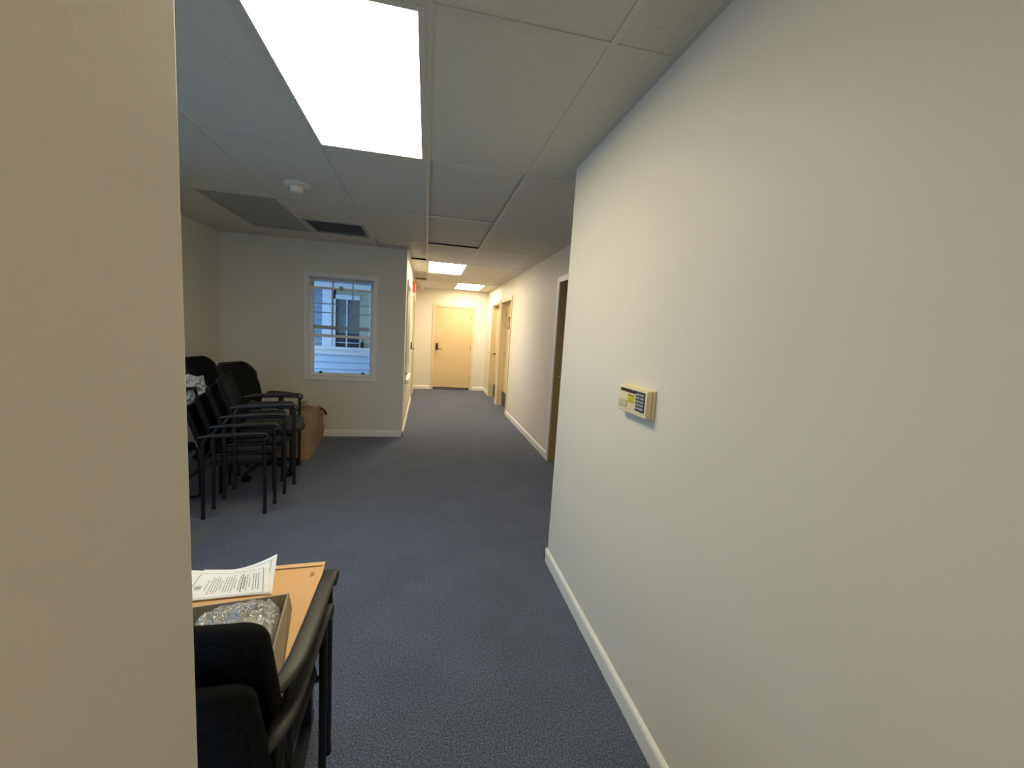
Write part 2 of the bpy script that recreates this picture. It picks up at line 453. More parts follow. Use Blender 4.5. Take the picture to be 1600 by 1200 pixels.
baseboard('baseboard_end_right', [(ED[1] + fw_, YE), (XR2, YE)], [(0, -1)])
baseboard('baseboard_left_corridor', [(XL, YW - 0.014), (XL, LD[0] - fw_)], [(1, 0)])
baseboard('baseboard_left_end', [(XL, LD[1] + fw_), (XL, YE)], [(1, 0)])
baseboard('baseboard_window_wall', [(XLW, YW), (XL + 0.014, YW)], [(0, -1)])
baseboard('baseboard_left_room', [(XLW, -0.6), (XLW, YW)], [(1, 0)])
baseboard('baseboard_left_near', [(XN, YB), (XN, YN)], [(1, 0)])

# ---- doors in the right wall (frame on the wall, recessed leaf)
def door_right(n, span, leafmat, knob_far, kick, sign, label, knobmat=KNOB, recess=0.1):
    y0, y1 = span; fz = DZ
    fr = MB()
    for (a, b) in ((y0 - fw_, y0 + 0.012), (y1 - 0.012, y1 + fw_)):
        fr.box(XR2 - 0.014, XR2 + 0.001, a, b, 0, fz + fw_)
    fr.box(XR2 - 0.014, XR2 + 0.001, y0, y1, fz - 0.012, fz + fw_)
    jb = MB()
    jb.box(XR2, XR2 + T, y0, y0 + 0.012, 0, fz); jb.box(XR2, XR2 + T, y1 - 0.012, y1, 0, fz)
    jb.box(XR2, XR2 + T, y0, y1, fz - 0.012, fz)
    X = XR2 + recess
    st = MB()
    leaf = MB().box(X, X + 0.028, y0 + 0.006, y1 - 0.006, 0.006, fz - 0.006)
    d = struct('door_%d' % n, leaf, leafmat, label)
    fr.build('door_frame', TRIM if leafmat is BROWNDOOR else CREAM_F, d)
    jb.build('door_jamb', BROWNJAMB if leafmat is BROWNDOOR else CREAM_F, d)
    k = MB(); ky = (y1 - 0.09) if knob_far else (y0 + 0.09)
    k.lathe([(0.032, 0), (0.032, -0.008), (0.014, -0.012), (0.012, -0.035), (0.024, -0.042), (0.028, -0.055), (0.022, -0.068), (0.004, -0.072)], (X, ky, 1.0), 20, 'x')
    k.build('door_knob', knobmat, d, smooth=True)
    hy = y0 + 0.016 if knob_far else y1 - 0.016
    for z in (0.25, 1.05, 1.85): MB().cyl((X - 0.004, hy, z - 0.045), (X - 0.004, hy, z + 0.045), 0.006, n=8).build('hinge', KNOB, d)
    if kick:
        MB().box(X - 0.004, X, y0 + 0.03, y1 - 0.03, 0.02, 0.30).build('kick_plate', KICK, d)
    if sign:
        cy = sign; s = MB().box(X - 0.006, X, cy - 0.075, cy + 0.075, 1.56, 1.79)
        s.build('sign_plate', BRONZE, d)
        p = MB(); xx = X - 0.008
        p.lathe([(0.016, -0.001), (0.016, 0.003)], (xx, cy, 1.745), 14, 'x')
        p.box(xx, xx + 0.003, cy - 0.022, cy + 0.022, 1.65, 1.72)
        p.box(xx, xx + 0.003, cy - 0.018, cy - 0.004, 1.585, 1.65); p.box(xx, xx + 0.003, cy + 0.004, cy + 0.018, 1.585, 1.65)
        p.build('pictogram', WHITEP, d)
    return d
door_right(3, D3, BROWNDOOR, True, False, None, 'brown door half hidden behind the near right wall')
door_right(2, D2, CREAM, False, True, 7.96, 'nearer of the two cream restroom doors in the right corridor wall')
door_right(1, D1, CREAM, True, True, 9.13, 'farther of the two cream restroom doors in the right corridor wall')

# ---- end door
leaf = MB().box(ED[0] + 0.02, ED[1] - 0.02, YE + 0.012, YE + 0.055, 0.035, 2.015)
d = struct('door_4', leaf, CREAM, 'pale yellow flush door at the end of the corridor')
fr = MB()
fr.box(ED[0] - 0.03, ED[0] + 0.025, YE - 0.014, YE + 0.1, 0, 2.075); fr.box(ED[1] - 0.025, ED[1] + 0.03, YE - 0.014, YE + 0.1, 0, 2.075)
fr.box(ED[0] + 0.025, ED[1] - 0.025, YE - 0.014, YE + 0.1, 2.02, 2.075)
fr.build('door_frame', CREAM_F, d)
MB().box(ED[0] + 0.025, ED[1] - 0.025, YE - 0.02, YE + 0.1, 0.0, 0.018).build('threshold', KICK, d)
MB().box(ED[0] + 0.03, ED[1] - 0.03, YE + 0.006, YE + 0.012, 0.02, 0.06).build('door_sweep', KICK, d)
lk = MB(); lk.rbox(0.232, 0.286, YE - 0.016, YE + 0.012, 0.975, 1.14, 0.01)
lo = lk.build('keypad_lock', BRONZE, d, smooth=True)
lv = MB(); lv.tube([(0.262, YE - 0.01, 1.005), (0.262, YE - 0.05, 1.005), (0.28, YE - 0.058, 1.005), (0.385, YE - 0.055, 1.0)], [0.012, 0.011, 0.011, 0.008], 10)
lv.build('lever_handle', BRONZE, lo, smooth=True)
for z in (0.3, 1.05, 1.8): MB().cyl((ED[1] - 0.03, YE + 0.006, z - 0.05), (ED[1] - 0.03, YE + 0.006, z + 0.05), 0.007, n=8).build('hinge', KNOB, d)

# ---- exit door with glass in the left corridor wall
lx = XL - 0.09
dl = MB(); y0, y1 = LD[0] + 0.02, LD[1] - 0.02
dl.box(lx, lx + 0.045, y0, y0 + 0.1, 0.01, 2.0); dl.box(lx, lx + 0.045, y1 - 0.1, y1, 0.01, 2.0)
dl.box(lx, lx + 0.045, y0 + 0.1, y1 - 0.1, 0.01, 0.22); dl.box(lx, lx + 0.045, y0 + 0.1, y1 - 0.1, 1.88, 2.0)
d = struct('door_5', dl, CREAM_F, 'glazed exit door edge-on in the left corridor wall')
MB().box(lx + 0.018, lx + 0.024, y0 + 0.1, y1 - 0.1, 0.22, 1.88).build('glass_pane', GLASS, d)
fr = MB()
fr.box(XL - 0.15, XL + 0.016, LD[0] - 0.05, LD[0] + 0.028, 0, 2.09); fr.box(XL - 0.15, XL + 0.016, LD[1] - 0.028, LD[1] + 0.05, 0, 2.09)
fr.box(XL - 0.15, XL + 0.016, LD[0] + 0.028, LD[1] - 0.028, 2.01, 2.09)
fr.build('door_frame', CREAM_F, d)
MB().tube([(lx + 0.045, y0 + 0.06, 1.02), (lx + 0.10, y0 + 0.06, 1.02), (lx + 0.105, y1 - 0.12, 1.02), (lx + 0.045, y1 - 0.06, 1.02)], 0.014, 10).build('push_bar', BRONZE, d, smooth=True)

# ---- sash window of the window wall
wx0, wx1, wz0, wz1 = -1.495, -0.627, 0.728, 2.068
cs = MB()                                             # casing on the wall face, and jamb lining
cs.box(wx0, wx0 + 0.045, YW - 0.018, YW, wz0, wz1); cs.box(wx1 - 0.045, wx1, YW - 0.018, YW, wz0, wz1)
cs.box(wx0 + 0.045, wx1 - 0.045, YW - 0.018, YW, wz1 - 0.045, wz1); cs.box(wx0 + 0.045, wx1 - 0.045, YW - 0.018, YW, wz0, wz0 + 0.045)
j = 0.03
cs.box(WX[0], WX[0] + j, YW, YW + 0.15, *WZ); cs.box(WX[1] - j, WX[1], YW, YW + 0.15, *WZ)
cs.box(WX[0] + j, WX[1] - j, YW, YW + 0.15, WZ[1] - j, WZ[1]); cs.box(WX[0] + j, WX[1] - j, YW, YW + 0.15, WZ[0], WZ[0] + j)
win = struct('window_1', cs, TRIM, 'white double-hung window with muntin bars in the window wall', bevel=0.002)
gx0, gx1 = WX[0] + j, WX[1] - j
def sash(name, y, z0, z1, stile, rail_t, rail_b, material, munt=None, pane=True):
    s = MB()
    s.box(gx0, gx0 + stile, y, y + 0.03, z0, z1); s.box(gx1 - stile, gx1, y, y + 0.03, z0, z1)
    s.box(gx0 + stile, gx1 - stile, y, y + 0.03, z1 - rail_t, z1); s.box(gx0 + stile, gx1 - stile, y, y + 0.03, z0, z0 + rail_b)
    o = s.build(name, material, win)
    if munt:
        mm = MB()
        for x in munt[0]: mm.box(x - 0.007, x + 0.007, y + 0.008, y + 0.022, z0 + rail_b, z1 - rail_t)
        for z in munt[1]: mm.box(gx0 + stile, gx1 - stile, y + 0.009, y + 0.021, z - 0.006, z + 0.006)
        mm.build('muntin', FRAMEGREY, o)
    if pane: MB().box(gx0 + stile, gx1 - stile, y + 0.013, y + 0.017, z0 + rail_b, z1 - rail_t).build('glass_pane', GLASS, o)
    return o
sash('upper_sash', YW + 0.085, 1.375, 2.015, 0.036, 0.03, 0.045, FRAMEGREY, ([-1.18, -0.94], [1.695, 1.585]))
low = sash('raised_sash', YW + 0.045, 1.275, 1.90, 0.036, 0.028, 0.035, TRIM, ([-1.18], []))
MB().lathe([(0.032, 0.0), (0.03, -0.012), (0.016, -0.018), (0.004, -0.02)], (-1.07, YW + 0.045, 1.892), 16, 'y').build('sash_lock', FRAMEGREY, low, smooth=True)
lf = MB()
lf.box(gx0, gx0 + 0.04, YW + 0.09, YW + 0.12, WZ[0] + j, 1.375); lf.box(gx1 - 0.04, gx1, YW + 0.09, YW + 0.12, WZ[0] + j, 1.375)
lf.box(gx0 + 0.04, gx1 - 0.04, YW + 0.09, YW + 0.12, WZ[0] + j, WZ[0] + j + 0.035)
lo = lf.build('lower_frame', TRIM, win)
MB().box(gx0 + 0.04, gx1 - 0.04, YW + 0.103, YW + 0.107, WZ[0] + j + 0.035, 1.375).build('glass_pane', GLASS, lo)
for x in (-1.315, -0.80):
    MB().rbox(x - 0.02, x + 0.02, YW + 0.075, YW + 0.09, WZ[0] + j + 0.03, WZ[0] + j + 0.052, 0.006).build('sash_lift', BLK, win, smooth=True)
for z in (1.29, ):
    MB().box(WX[0], WX[0] + 0.05, YW - 0.006, YW + 0.04, z, z + 0.02).build('stop_block', TRIM, win)
    MB().box(WX[1] - 0.05, WX[1], YW - 0.006, YW + 0.04, z, z + 0.02).build('stop_block', TRIM, win)

# ---- window in the left corridor wall, seen edge-on
y0, y1, z0, z1 = LW
cs = MB(); c = 0.045
cs.box(XL, XL + 0.016, y0 - c, y0, z0 - c, z1 + c); cs.box(XL, XL + 0.016, y1, y1 + c, z0 - c, z1 + c)
cs.box(XL, XL + 0.016, y0, y1, z1, z1 + c); cs.box(XL - 0.02, XL + 0.05, y0 - c - 0.02, y1 + c + 0.02, z0 - c, z0)
win2 = struct('window_2', cs, TRIM, 'white window seen edge-on in the left corridor wall')
s = MB()
for a, b in ((z0, (z0 + z1) / 2 + 0.02), ((z0 + z1) / 2 - 0.02, z1)):
    s.box(XL - 0.08, XL - 0.05, y0, y0 + 0.04, a, b); s.box(XL - 0.08, XL - 0.05, y1 - 0.04, y1, a, b)
    s.box(XL - 0.08, XL - 0.05, y0 + 0.04, y1 - 0.04, a, a + 0.04); s.box(XL - 0.08, XL - 0.05, y0 + 0.04, y1 - 0.04, b - 0.04, b)
s.build('sash', TRIM, win2)
MB().box(XL - 0.067, XL - 0.063, y0 + 0.04, y1 - 0.04, z0 + 0.04, z1 - 0.04).build('glass_pane', GLASS, win2)
# ---- side window of the open room (its daylight reaches the ceiling and floor)
y0, y1, z0, z1 = SW
cs = MB()
for a, b in ((y0, y0 + 0.06), ((y0 + y1) / 2 - 0.03, (y0 + y1) / 2 + 0.03), (y1 - 0.06, y1)): cs.box(XLW - 0.1, XLW + 0.014, a, b, z0 + 0.03, z1 - 0.03)
cs.box(XLW - 0.1, XLW + 0.015, y0, y1, z0 - 0.04, z0 + 0.03); cs.box(XLW - 0.1, XLW + 0.015, y0, y1, z1 - 0.03, z1 + 0.04)
win3 = struct('window_3', cs, TRIM, 'white window in the far left wall of the open room')
MB().box(XLW - 0.06, XLW - 0.055, y0 + 0.06, y1 - 0.06, z0 + 0.03, z1 - 0.03).build('glass_pane', GLASS, win3)

cs = MB(); x0, x1, z0, z1 = -1.60, -0.5, 0.2, 2.35  # unseen front window, added to throw daylight onto the window wall
for a, b in ((x0, x0 + 0.05), ((x0 + x1) / 2 - 0.03, (x0 + x1) / 2 + 0.03), (x1 - 0.05, x1)): cs.box(a, b, -0.72, -0.586, z0 + 0.03, z1 - 0.03)
cs.box(x0, x1, -0.72, -0.585, z0 - 0.04, z0 + 0.03); cs.box(x0, x1, -0.72, -0.585, z1 - 0.03, z1 + 0.04)
added_win = struct('added_daylight_window', cs, TRIM, 'unseen white window added to bring daylight into the open room')
MB().box(x0 + 0.05, x1 - 0.05, -0.67, -0.665, z0 + 0.03, z1 - 0.03).build('glass_pane', GLASS, added_win)
# ---- outside
struct('ground', MB().box(-9, 4, -6, 16, -0.35, -0.2), CONC, 'concrete ground outside')
def lap_wall(mb, x0, x1, y, z0, z1, pitch=0.115):
    z = z0
    while z < z1:
        t = min(z + pitch, z1)
        mb.add([(x0, y, z), (x1, y, z), (x1, y + 0.028, t), (x0, y + 0.028, t), (x0, y + 0.04, z), (x1, y + 0.04, z), (x1, y + 0.04, t), (x0, y + 0.04, t)],
               [(0, 1, 2, 3), (4, 7, 6, 5), (0, 4, 5, 1), (3, 2, 6, 7), (0, 3, 7, 4), (1, 5, 6, 2)])
        z = t
lw = MB(); lap_wall(lw, -4.2, -0.62, 7.2, -0.2, 0.985)
lw.box(-4.2, -0.62, 7.23, 7.35, -0.2, 0.985)
pw = thing('porch_wall', 'low pale blue lap-sided porch wall with a white cap, outside the window', 'wall', (0, 0, 0))
lw.build('siding', SIDING, pw)
cp = MB(); cp.box(-4.2, -0.60, 7.16, 7.39, 1.035, 1.072); cp.box(-4.2, -0.61, 7.185, 7.37, 0.955, 1.035)
cp.build('cap', XTRIM, pw)
hb = thing('neighbouring_house', 'pale lap-sided house front with a shuttered window, seen through the sash window', 'house', (0, 0, 0))
hw = MB(); lap_wall(hw, -5.0, -1.92, 8.5, -0.2, 2.2); hw.box(-5.0, -1.92, 8.53, 8.7, -0.2, 2.9)
hw.build('siding', HSIDING, hb)
MB().box(-1.93, -1.76, 8.44, 8.62, -0.2, 2.9).build('corner_board', XTRIM, hb)
bw = MB(); bw.box(-1.76, -1.70, 8.5, 8.62, 0.2, 2.3); bw.box(-1.27, -0.95, 8.5, 8.62, -0.2, 2.9); bw.box(-1.76, -1.27, 8.5, 8.62, 1.96, 2.9); bw.box(-1.76, -1.27, 8.5, 8.62, -0.2, 1.0)
bw.build('stucco_wall', XBEIGE, hb)
wf = MB(); wf.box(-1.765, -1.70, 8.46, 8.6, 0.95, 2.0); wf.box(-1.76, -1.27, 8.46, 8.6, 1.92, 2.0)
wf.box(-1.51, -1.49, 8.48, 8.6, 1.0, 1.92)
for z in (1.10, 1.20): wf.box(-1.70, -1.27, 8.49, 8.53, z - 0.006, z + 0.006)
fo = wf.build('window_frame', XTRIM, hb)
MB().box(-1.70, -1.27, 8.52, 8.54, 1.0, 1.28).build('window_glass', XGLASS, fo)
MB().box(-1.70, -1.27, 8.515, 8.53, 1.28, 1.92).build('blind', SHADE, fo)
sf = MB(); sf.box(-5, -0.95, 8.2, 8.5, 2.10, 2.19)
sf.build('fascia', XTRIM, hb)
MB().box(-5, -0.95, 7.75, 9.2, 2.19, 2.42).build('roof_edge', HSIDING, hb)
lb = MB(); lb.rbox(-1.235, -1.175, 8.4, 8.46, 1.02, 1.13, 0.012); lb.tube([(-1.2, 8.43, 1.1), (-1.2, 8.43, 1.17), (-1.2, 8.51, 1.17)], 0.01, 8)
lb.build('wall_lantern', BLK, hb, smooth=True)

# ---------------------------------------------------------------- ceiling lights
def ceiling_light(x, y, label, mt, tubes):
    t = thing('ceiling_light', label, 'ceiling light', (x, y, H), 0)
    fr = MB(); W, L = 0.598, 1.208
    for (a, b, c, d_) in ((0.008, 0.03, 0.008, L), (W - 0.022, W, 0.008, L), (0.03, W - 0.022, 0.008, 0.03), (0.03, W - 0.022, L - 0.022, L)):
        fr.box(a, b, c, d_, -0.004, 0.02)
    f = fr.build('frame', TBAR, t)
    MB().box(0.03, W - 0.022, 0.03, L - 0.022, 0.0, 0.006).build('diffuser', mt, t)
    MB().box(0.008, W, 0.008, L, 0.02, 0.12).build('housing', TBAR, t)
    return t
MN = lamp_mat('near_lens', LAMP_NEAR_COL, LAMP_NEAR, (0.17, 0.44))
MBk = lamp_mat('back_lens', LAMP_NEAR_COL, LAMP_BACK, (0.17, 0.44))
MF = lamp_mat('far_lens', LAMP_FAR_COL, LAMP_FAR, (0.17, 0.44))
ceiling_light(-0.64, 1.44, 'large lit rectangular ceiling panel light nearest the camera', MN, None)
ceiling_light(-0.03, 6.32, 'lit corridor ceiling light, the nearer of the two far ones', MF, None)
ceiling_light(0.58, 8.76, 'lit corridor ceiling light farthest away, above the end door', MF, None)
ceiling_light(-0.03, -2.22, 'ceiling light of the near hallway behind the viewer', MBk, None)

# ---------------------------------------------------------------- vents
v = thing('ceiling_vent', 'large dark grey perforated return-air panel in the ceiling near the left wall', 'vent', (-1.86, 3.88, H))
fr = MB(); W, L = 0.598, 1.208
for (a, b, c, d_) in ((0.012, 0.045, 0.012, L), (W - 0.033, W, 0.012, L), (0.045, W - 0.033, 0.012, 0.045), (0.045, W - 0.033, L - 0.033, L)): fr.box(a, b, c, d_, -0.004, 0.012)
fr.build('frame', VENT, v)
MB().box(0.045, W - 0.033, 0.045, L - 0.033, 0.006, 0.012).build('perforated_panel', VENTDARK, v)
v = thing('ceiling_vent', 'square dark louvred supply grille in the ceiling beside the larger panel', 'vent', (-1.25, 4.49, H))
fr = MB(); L = 0.598
for (a, b, c, d_) in ((0.012, 0.045, 0.012, L), (W - 0.033, W, 0.012, L), (0.045, W - 0.033, 0.012, 0.045), (0.045, W - 0.033, L - 0.033, L)): fr.box(a, b, c, d_, -0.004, 0.012)
fr.build('frame', VENT, v)
MB().box(0.045, W - 0.033, 0.045, L - 0.033, 0.02, 0.025).build('backing', XGLASS, v)
lv = MB()
for k in range(9):
    y = 0.075 + k * 0.055
    lv.add([(0.045, y, 0), (W - 0.033, y, 0), (W - 0.033, y + 0.03, 0.018), (0.045, y + 0.03, 0.018), (0.045, y + 0.003, -0.001), (W - 0.033, y + 0.003, -0.001), (W - 0.033, y + 0.033, 0.017), (0.045, y + 0.033, 0.017)],
           [(0, 1, 2, 3), (4, 7, 6, 5), (0, 4, 5, 1), (3, 2, 6, 7), (0, 3, 7, 4), (1, 5, 6, 2)])
lv.build('louvres', VENT, v)

# ---------------------------------------------------------------- small fixtures
t = thing('smoke_detector', 'small round ivory smoke detector on the ceiling', 'smoke detector', (-0.965, 3.43, H))
MB().lathe([(0.088, 0.004), (0.088, -0.008), (0.078, -0.018), (0.05, -0.022)], n=28).build('base_plate', DETECT, t, smooth=True)
MB().lathe([(0.045, -0.02), (0.043, -0.05), (0.036, -0.058), (0.01, -0.06)], n=24).build('sensor_head', DETECT, t, smooth=True)
t = thing('pendant_fixture', 'small white stem fixture hanging from the corridor ceiling near the exit sign', 'pendant fixture', (-0.115, 8.7, H))
MB().box(-0.075, 0.085, -0.02, 0.02, -0.012, 0.004).build('canopy', TBAR, t)
MB().box(-0.018, 0.018, -0.012, 0.012, -0.19, -0.01).build('stem', WHITEP, t, bevel=0.003)
t = thing('exit_sign', 'red exit sign seen edge-on high on the left corridor wall', 'exit sign', (XL, 8.02, 2.13))
MB().rbox(0.0, 0.045, -0.15, 0.15, 0, 0.17, 0.006).build('housing', RED, t)
lt = MB(); zz0, zz1 = 0.035, 0.135; xx = 0.045
def seg(y0, z0, y1, z1, wd=0.012):
    a = Vector((0, y0, z0)); b = Vector((0, y1, z1)); dr = (b - a).normalized(); nn = Vector((0, -dr.z, dr.y)) * wd / 2
    ps = [a + nn, b + nn, b - nn, a - nn]
    lt.add([(xx - 0.001, p.y, p.z) for p in ps] + [(xx + 0.002, p.y, p.z) for p in ps], [(0, 1, 2, 3), (7, 6, 5, 4), (0, 4, 5, 1), (1, 5, 6, 2), (2, 6, 7, 3), (3, 7, 4, 0)])
# viewed from +X looking to -X the reading direction runs towards +Y
e0 = -0.115; seg(e0, zz0, e0, zz1); [seg(e0, z, e0 + 0.045, z) for z in (zz0, (zz0 + zz1) / 2, zz1)]
e0 = -0.05; seg(e0, zz0, e0 + 0.045, zz1); seg(e0, zz1, e0 + 0.045, zz0)
e0 = 0.022; seg(e0, zz0, e0, zz1)
e0 = 0.05; seg(e0, zz1, e0 + 0.055, zz1); seg(e0 + 0.0275, zz0, e0 + 0.0275, zz1)
lt.build('exit_lettering', WHITEP, t)
t = thing('card_reader', 'small black card reader on the left corridor wall beside the exit door', 'card reader', (XL, 7.85, 1.07))
MB().rbox(0, 0.02, -0.04, 0.04, 0, 0.13, 0.006).build('reader_body', BLK, t, smooth=True)
MB().box(0.0195, 0.022, -0.02, 0.02, 0.02, 0.06).build('reader_face', BRONZE, t)
t = thing('wall_bumper', 'tiny round door bumper on the right wall past the restroom doors', 'door stop', (XR2, 9.69, 1.02))
MB().lathe([(0.028, 0), (0.028, -0.006), (0.02, -0.012)], axis='x', n=18).build('bumper_plate', WHITEP, t, smooth=True)
MB().lathe([(0.018, -0.01), (0.018, -0.022), (0.008, -0.026)], axis='x', n=16).build('bumper_tip', BRONZE, t, smooth=True)

# alarm keypad on the near right wall; local: +u along -Y (to the right in view), z up, face towards -X
kp = thing('alarm_keypad', 'cream alarm keypad with dark buttons and yellow sticker on the right wall', 'alarm keypad', (XR, 1.574, 1.172))
KW, KH = 0.224, 0.104
MB().rbox(-0.012, 0.0, -KW - 0.004, 0.002, -0.001, KH + 0.004, 0.003).build('back_plate', KEYBODY, kp)
MB().rbox(-0.034, -0.011, -KW, 0, 0, KH, 0.004, 3).build('body', KEYBODY, kp, smooth=True)
FX = -0.034
def patch(u0, u1, v0, v1, th=0.0012, mb=None):       # u,v in fractions of the face, v from the top
    mb = mb or MB(); return mb.box(FX - th, FX + 0.001, -u1 * KW, -u0 * KW, KH * (1 - v1), KH * (1 - v0))
patch(0.08, 0.94, 0.09, 0.215).build('display_strip', KEYDARK, kp)
patch(0.64, 0.94, 0.215, 0.80).build('button_panel', KEYDARK, kp)
for r in range(5):
    for c_ in range(2):
        patch(0.665 + c_ * 0.135, 0.785 + c_ * 0.135, 0.155 + r * 0.125, 0.235 + r * 0.125, 0.004).build('button', KEYBTN, kp, bevel=0.0008)
patch(0.36, 0.59, 0.27, 0.58, 0.0014).build('sticker', YELLOW, kp)
p = MB(); patch(0.37, 0.58, 0.28, 0.34, 0.0018, p); patch(0.39, 0.55, 0.50, 0.53, 0.0018, p); patch(0.39, 0.52, 0.42, 0.44, 0.0018, p)
p.build('sticker_print', OLIVE, kp)
patch(0.06, 0.34, 0.52, 0.78, 0.003).build('key_cover', KEYCOVER, kp, bevel=0.001)

# ---------------------------------------------------------------- stacking guest chair (front = local +Y)
def arc_pts(c, r, a0, a1, n, plane):
    out = []
    for i in range(n + 1):
        a = math.radians(a0 + (a1 - a0) * i / n); u, v_ = r * math.cos(a), r * math.sin(a)
        out.append(tuple(Vector(c) + Vector(plane[0]) * u + Vector(plane[1]) * v_))
    return out
def back_pt(u, v, off=0.0):
    # u -1..1 across, v 0..1 up; gently dished and reclined back
    x = u * 0.236 * (1 - 0.01 * v)
    y = -0.185 - 0.10 * v ** 1.15 - 0.028 * (1 - u * u) + off
    return Vector((x, y, 0.47 + 0.328 * v))
def round_rect(n=8, cr=0.22):
    # unit outline in u (-1..1) and v (0..1) with rounded corners
    pts = []
    cu, cv = cr * 0.8, cr * 0.5
    for (cx, cy, a0) in ((1 - cu, cv, -90), (1 - cu, 1 - cv, 0), (-1 + cu, 1 - cv, 90), (-1 + cu, cv, 180)):
        for i in range(n + 1):
            a = math.radians(a0 + 90 * i / n); pts.append((cx + cu * math.cos(a), cy + cv * math.sin(a)))
    return pts
def guest_chair(label, group):
    t = thing('stacking_chair', label, 'chair', (0, 0, 0), 0, group)
    R_ = 0.012
    for s in (-1, 1):
        x = s * 0.252
        f = [(x, 0.188, 0.0), (x, 0.192, 0.30), (x, 0.192, 0.575)] + arc_pts((x, 0.167, 0.575), 0.025, 0, 90, 5, ((0, 1, 0), (0, 0, 1)))
        f += [(x, 0.0, 0.603), (x, -0.16, 0.60)]
        MB().tube(f, R_, 10).build('leg', BLKMETAL, t, smooth=True)
        rr = [(x, -0.196, 0.0), (x, -0.19, 0.30), (x, -0.185, 0.56), (x, -0.16, 0.60)]
        MB().tube(rr, R_, 10).build('leg', BLKMETAL, t, smooth=True)
        for y in (0.188, -0.196): MB().cyl((x, y, 0), (x, y, 0.02), 0.0145, n=12).build('foot_cap', BLK, t, smooth=True)
        # arm pad: flat strip that curls down at the front and sweeps into the back behind
        path = [(0.256, 0.198, 0.572), (0.256, 0.212, 0.588), (0.256, 0.212, 0.606), (0.256, 0.196, 0.618), (0.258, 0.12, 0.621), (0.260, 0.0, 0.619), (0.260, -0.09, 0.616), (0.258, -0.14, 0.612), (0.251, -0.175, 0.606), (0.240, -0.20, 0.600), (0.226, -0.222, 0.592)]
        wd = [0.034, 0.040, 0.043, 0.044, 0.044, 0.044, 0.044, 0.043, 0.040, 0.036, 0.028]
        rings = []
        P = [Vector((s * a, b, c)) for a, b, c in path]
        for i, p in enumerate(P):
            tg = (P[min(i + 1, len(P) - 1)] - P[max(i - 1, 0)]).normalized()
            side = Vector((s * -1.0, 0, 0)); side = (side - tg * side.dot(tg)).normalized(); nn = tg.cross(side)
            w2, h2 = wd[i] / 2, 0.0085
            rings.append([p + side * (math.copysign(abs(math.cos(a)) ** 0.5, math.cos(a)) * w2) + nn * (math.copysign(abs(math.sin(a)) ** 0.7, math.sin(a)) * h2) for a in [2 * PI * k / 14 for k in range(14)]])
        MB().rings(rings).build('arm_pad', PAD, t, smooth=True)
    # seat
    st = MB(); rings = []
    out = []
    for (cx, cy, a0) in ((0.172, -0.10, -90), (0.172, 0.15, 0), (-0.172, 0.15, 90), (-0.172, -0.10, 180)):
        for i in range(7):
            a = math.radians(a0 + 15 * i); out.append((cx + 0.07 * math.cos(a), cy + 0.085 * math.sin(a)))
    for sc, z in ((0.86, 0.402), (0.97, 0.408), (1.0, 0.425), (0.99, 0.44), (0.93, 0.452), (0.75, 0.459), (0.3, 0.461)):
        rings.append([(x * sc, y * sc + 0.012 * (1 - sc), z - 0.012 * max(0, (y - 0.12)) / 0.12) for x, y in out])
    st.rings(rings); st.build('seat', FAB, t, smooth=True)
    MB().tube([(0.252, 0.19, 0.392), (0.225, 0.185, 0.392), (0.218, 0.17, 0.392), (0.218, -0.17, 0.392), (0.225, -0.185, 0.392), (0.252, -0.19, 0.392)], 0.009, 8) \
        .tube([(-0.252, 0.19, 0.392), (-0.225, 0.185, 0.392), (-0.218, 0.17, 0.392), (-0.218, -0.17, 0.392), (-0.225, -0.185, 0.392), (-0.252, -0.19, 0.392)], 0.009, 8) \
        .cyl((0.218, 0.10, 0.392), (-0.218, 0.10, 0.392), 0.009, n=8).cyl((0.218, -0.12, 0.392), (-0.218, -0.12, 0.392), 0.009, n=8) \
        .build('seat_frame', BLKMETAL, t, smooth=True)
    rr = round_rect()
    panel = MB()
    def pf(a, b):
        u = -1 + 2 * a; v_ = b
        # squeeze towards the rounded outline
        e = max(0, abs(u) - 0.82) / 0.18; lim = 0.10 * (1 - math.sqrt(max(0, 1 - e * e)))
        v2 = lim + (1 - 2 * lim) * v_
        p = back_pt(u * 0.97, v2)
        p.y += 0.004 * noise.noise(Vector((u * 2, v_ * 7, 0)))
        return p
    panel.sheet(pf, 24, 20)
    panel.build('back_mesh', MESHF, t, smooth=True, solid=0.004)
    MB().tube([back_pt(u, v_) for u, v_ in rr], 0.0125, 10, loop=True, flat=(1.0, 1.35)).build('back_frame', RIM, t, smooth=True)
    for s in (-1, 1): MB().tube([(s * 0.252, -0.19, 0.40), (s * 0.243, -0.20, 0.46), (s * 0.222, -0.215, 0.60)], 0.0115, 8).build('back_support', BLKMETAL, t, smooth=True)
    return t
proto = guest_chair('black mesh-back armchair resting at the bottom of the far stack', 'black stacking chairs in the far stack')
rz = math.radians(-78.5); fd = Vector((-math.sin(rz), math.cos(rz), 0))
base = Vector((-1.378, 3.495, 0))
labs = ['black mesh-back stacking armchair, the lowest of the far stack, feet on the carpet',
        'black stacking armchair in the far stack, directly on top of the lowest one',
        'black stacking armchair in the far stack, third from the floor',
        'black stacking armchair topmost in the far stack near the paper-brown carton']
for k in range(4):
    c = proto if k == 0 else copy_tree(proto)
    c.location = base + fd * (0.065 * k) + Vector((0, 0, 0.07 * k)); c.rotation_euler = (0, 0, rz)
    tag(c, labs[k], 'chair', 'black stacking chairs in the far stack')
labs = ['black stacking armchair at the bottom of the near pair, its arm just below the other',
        'black mesh-back armchair on top of the near pair, nearest the camera beside the tan table']
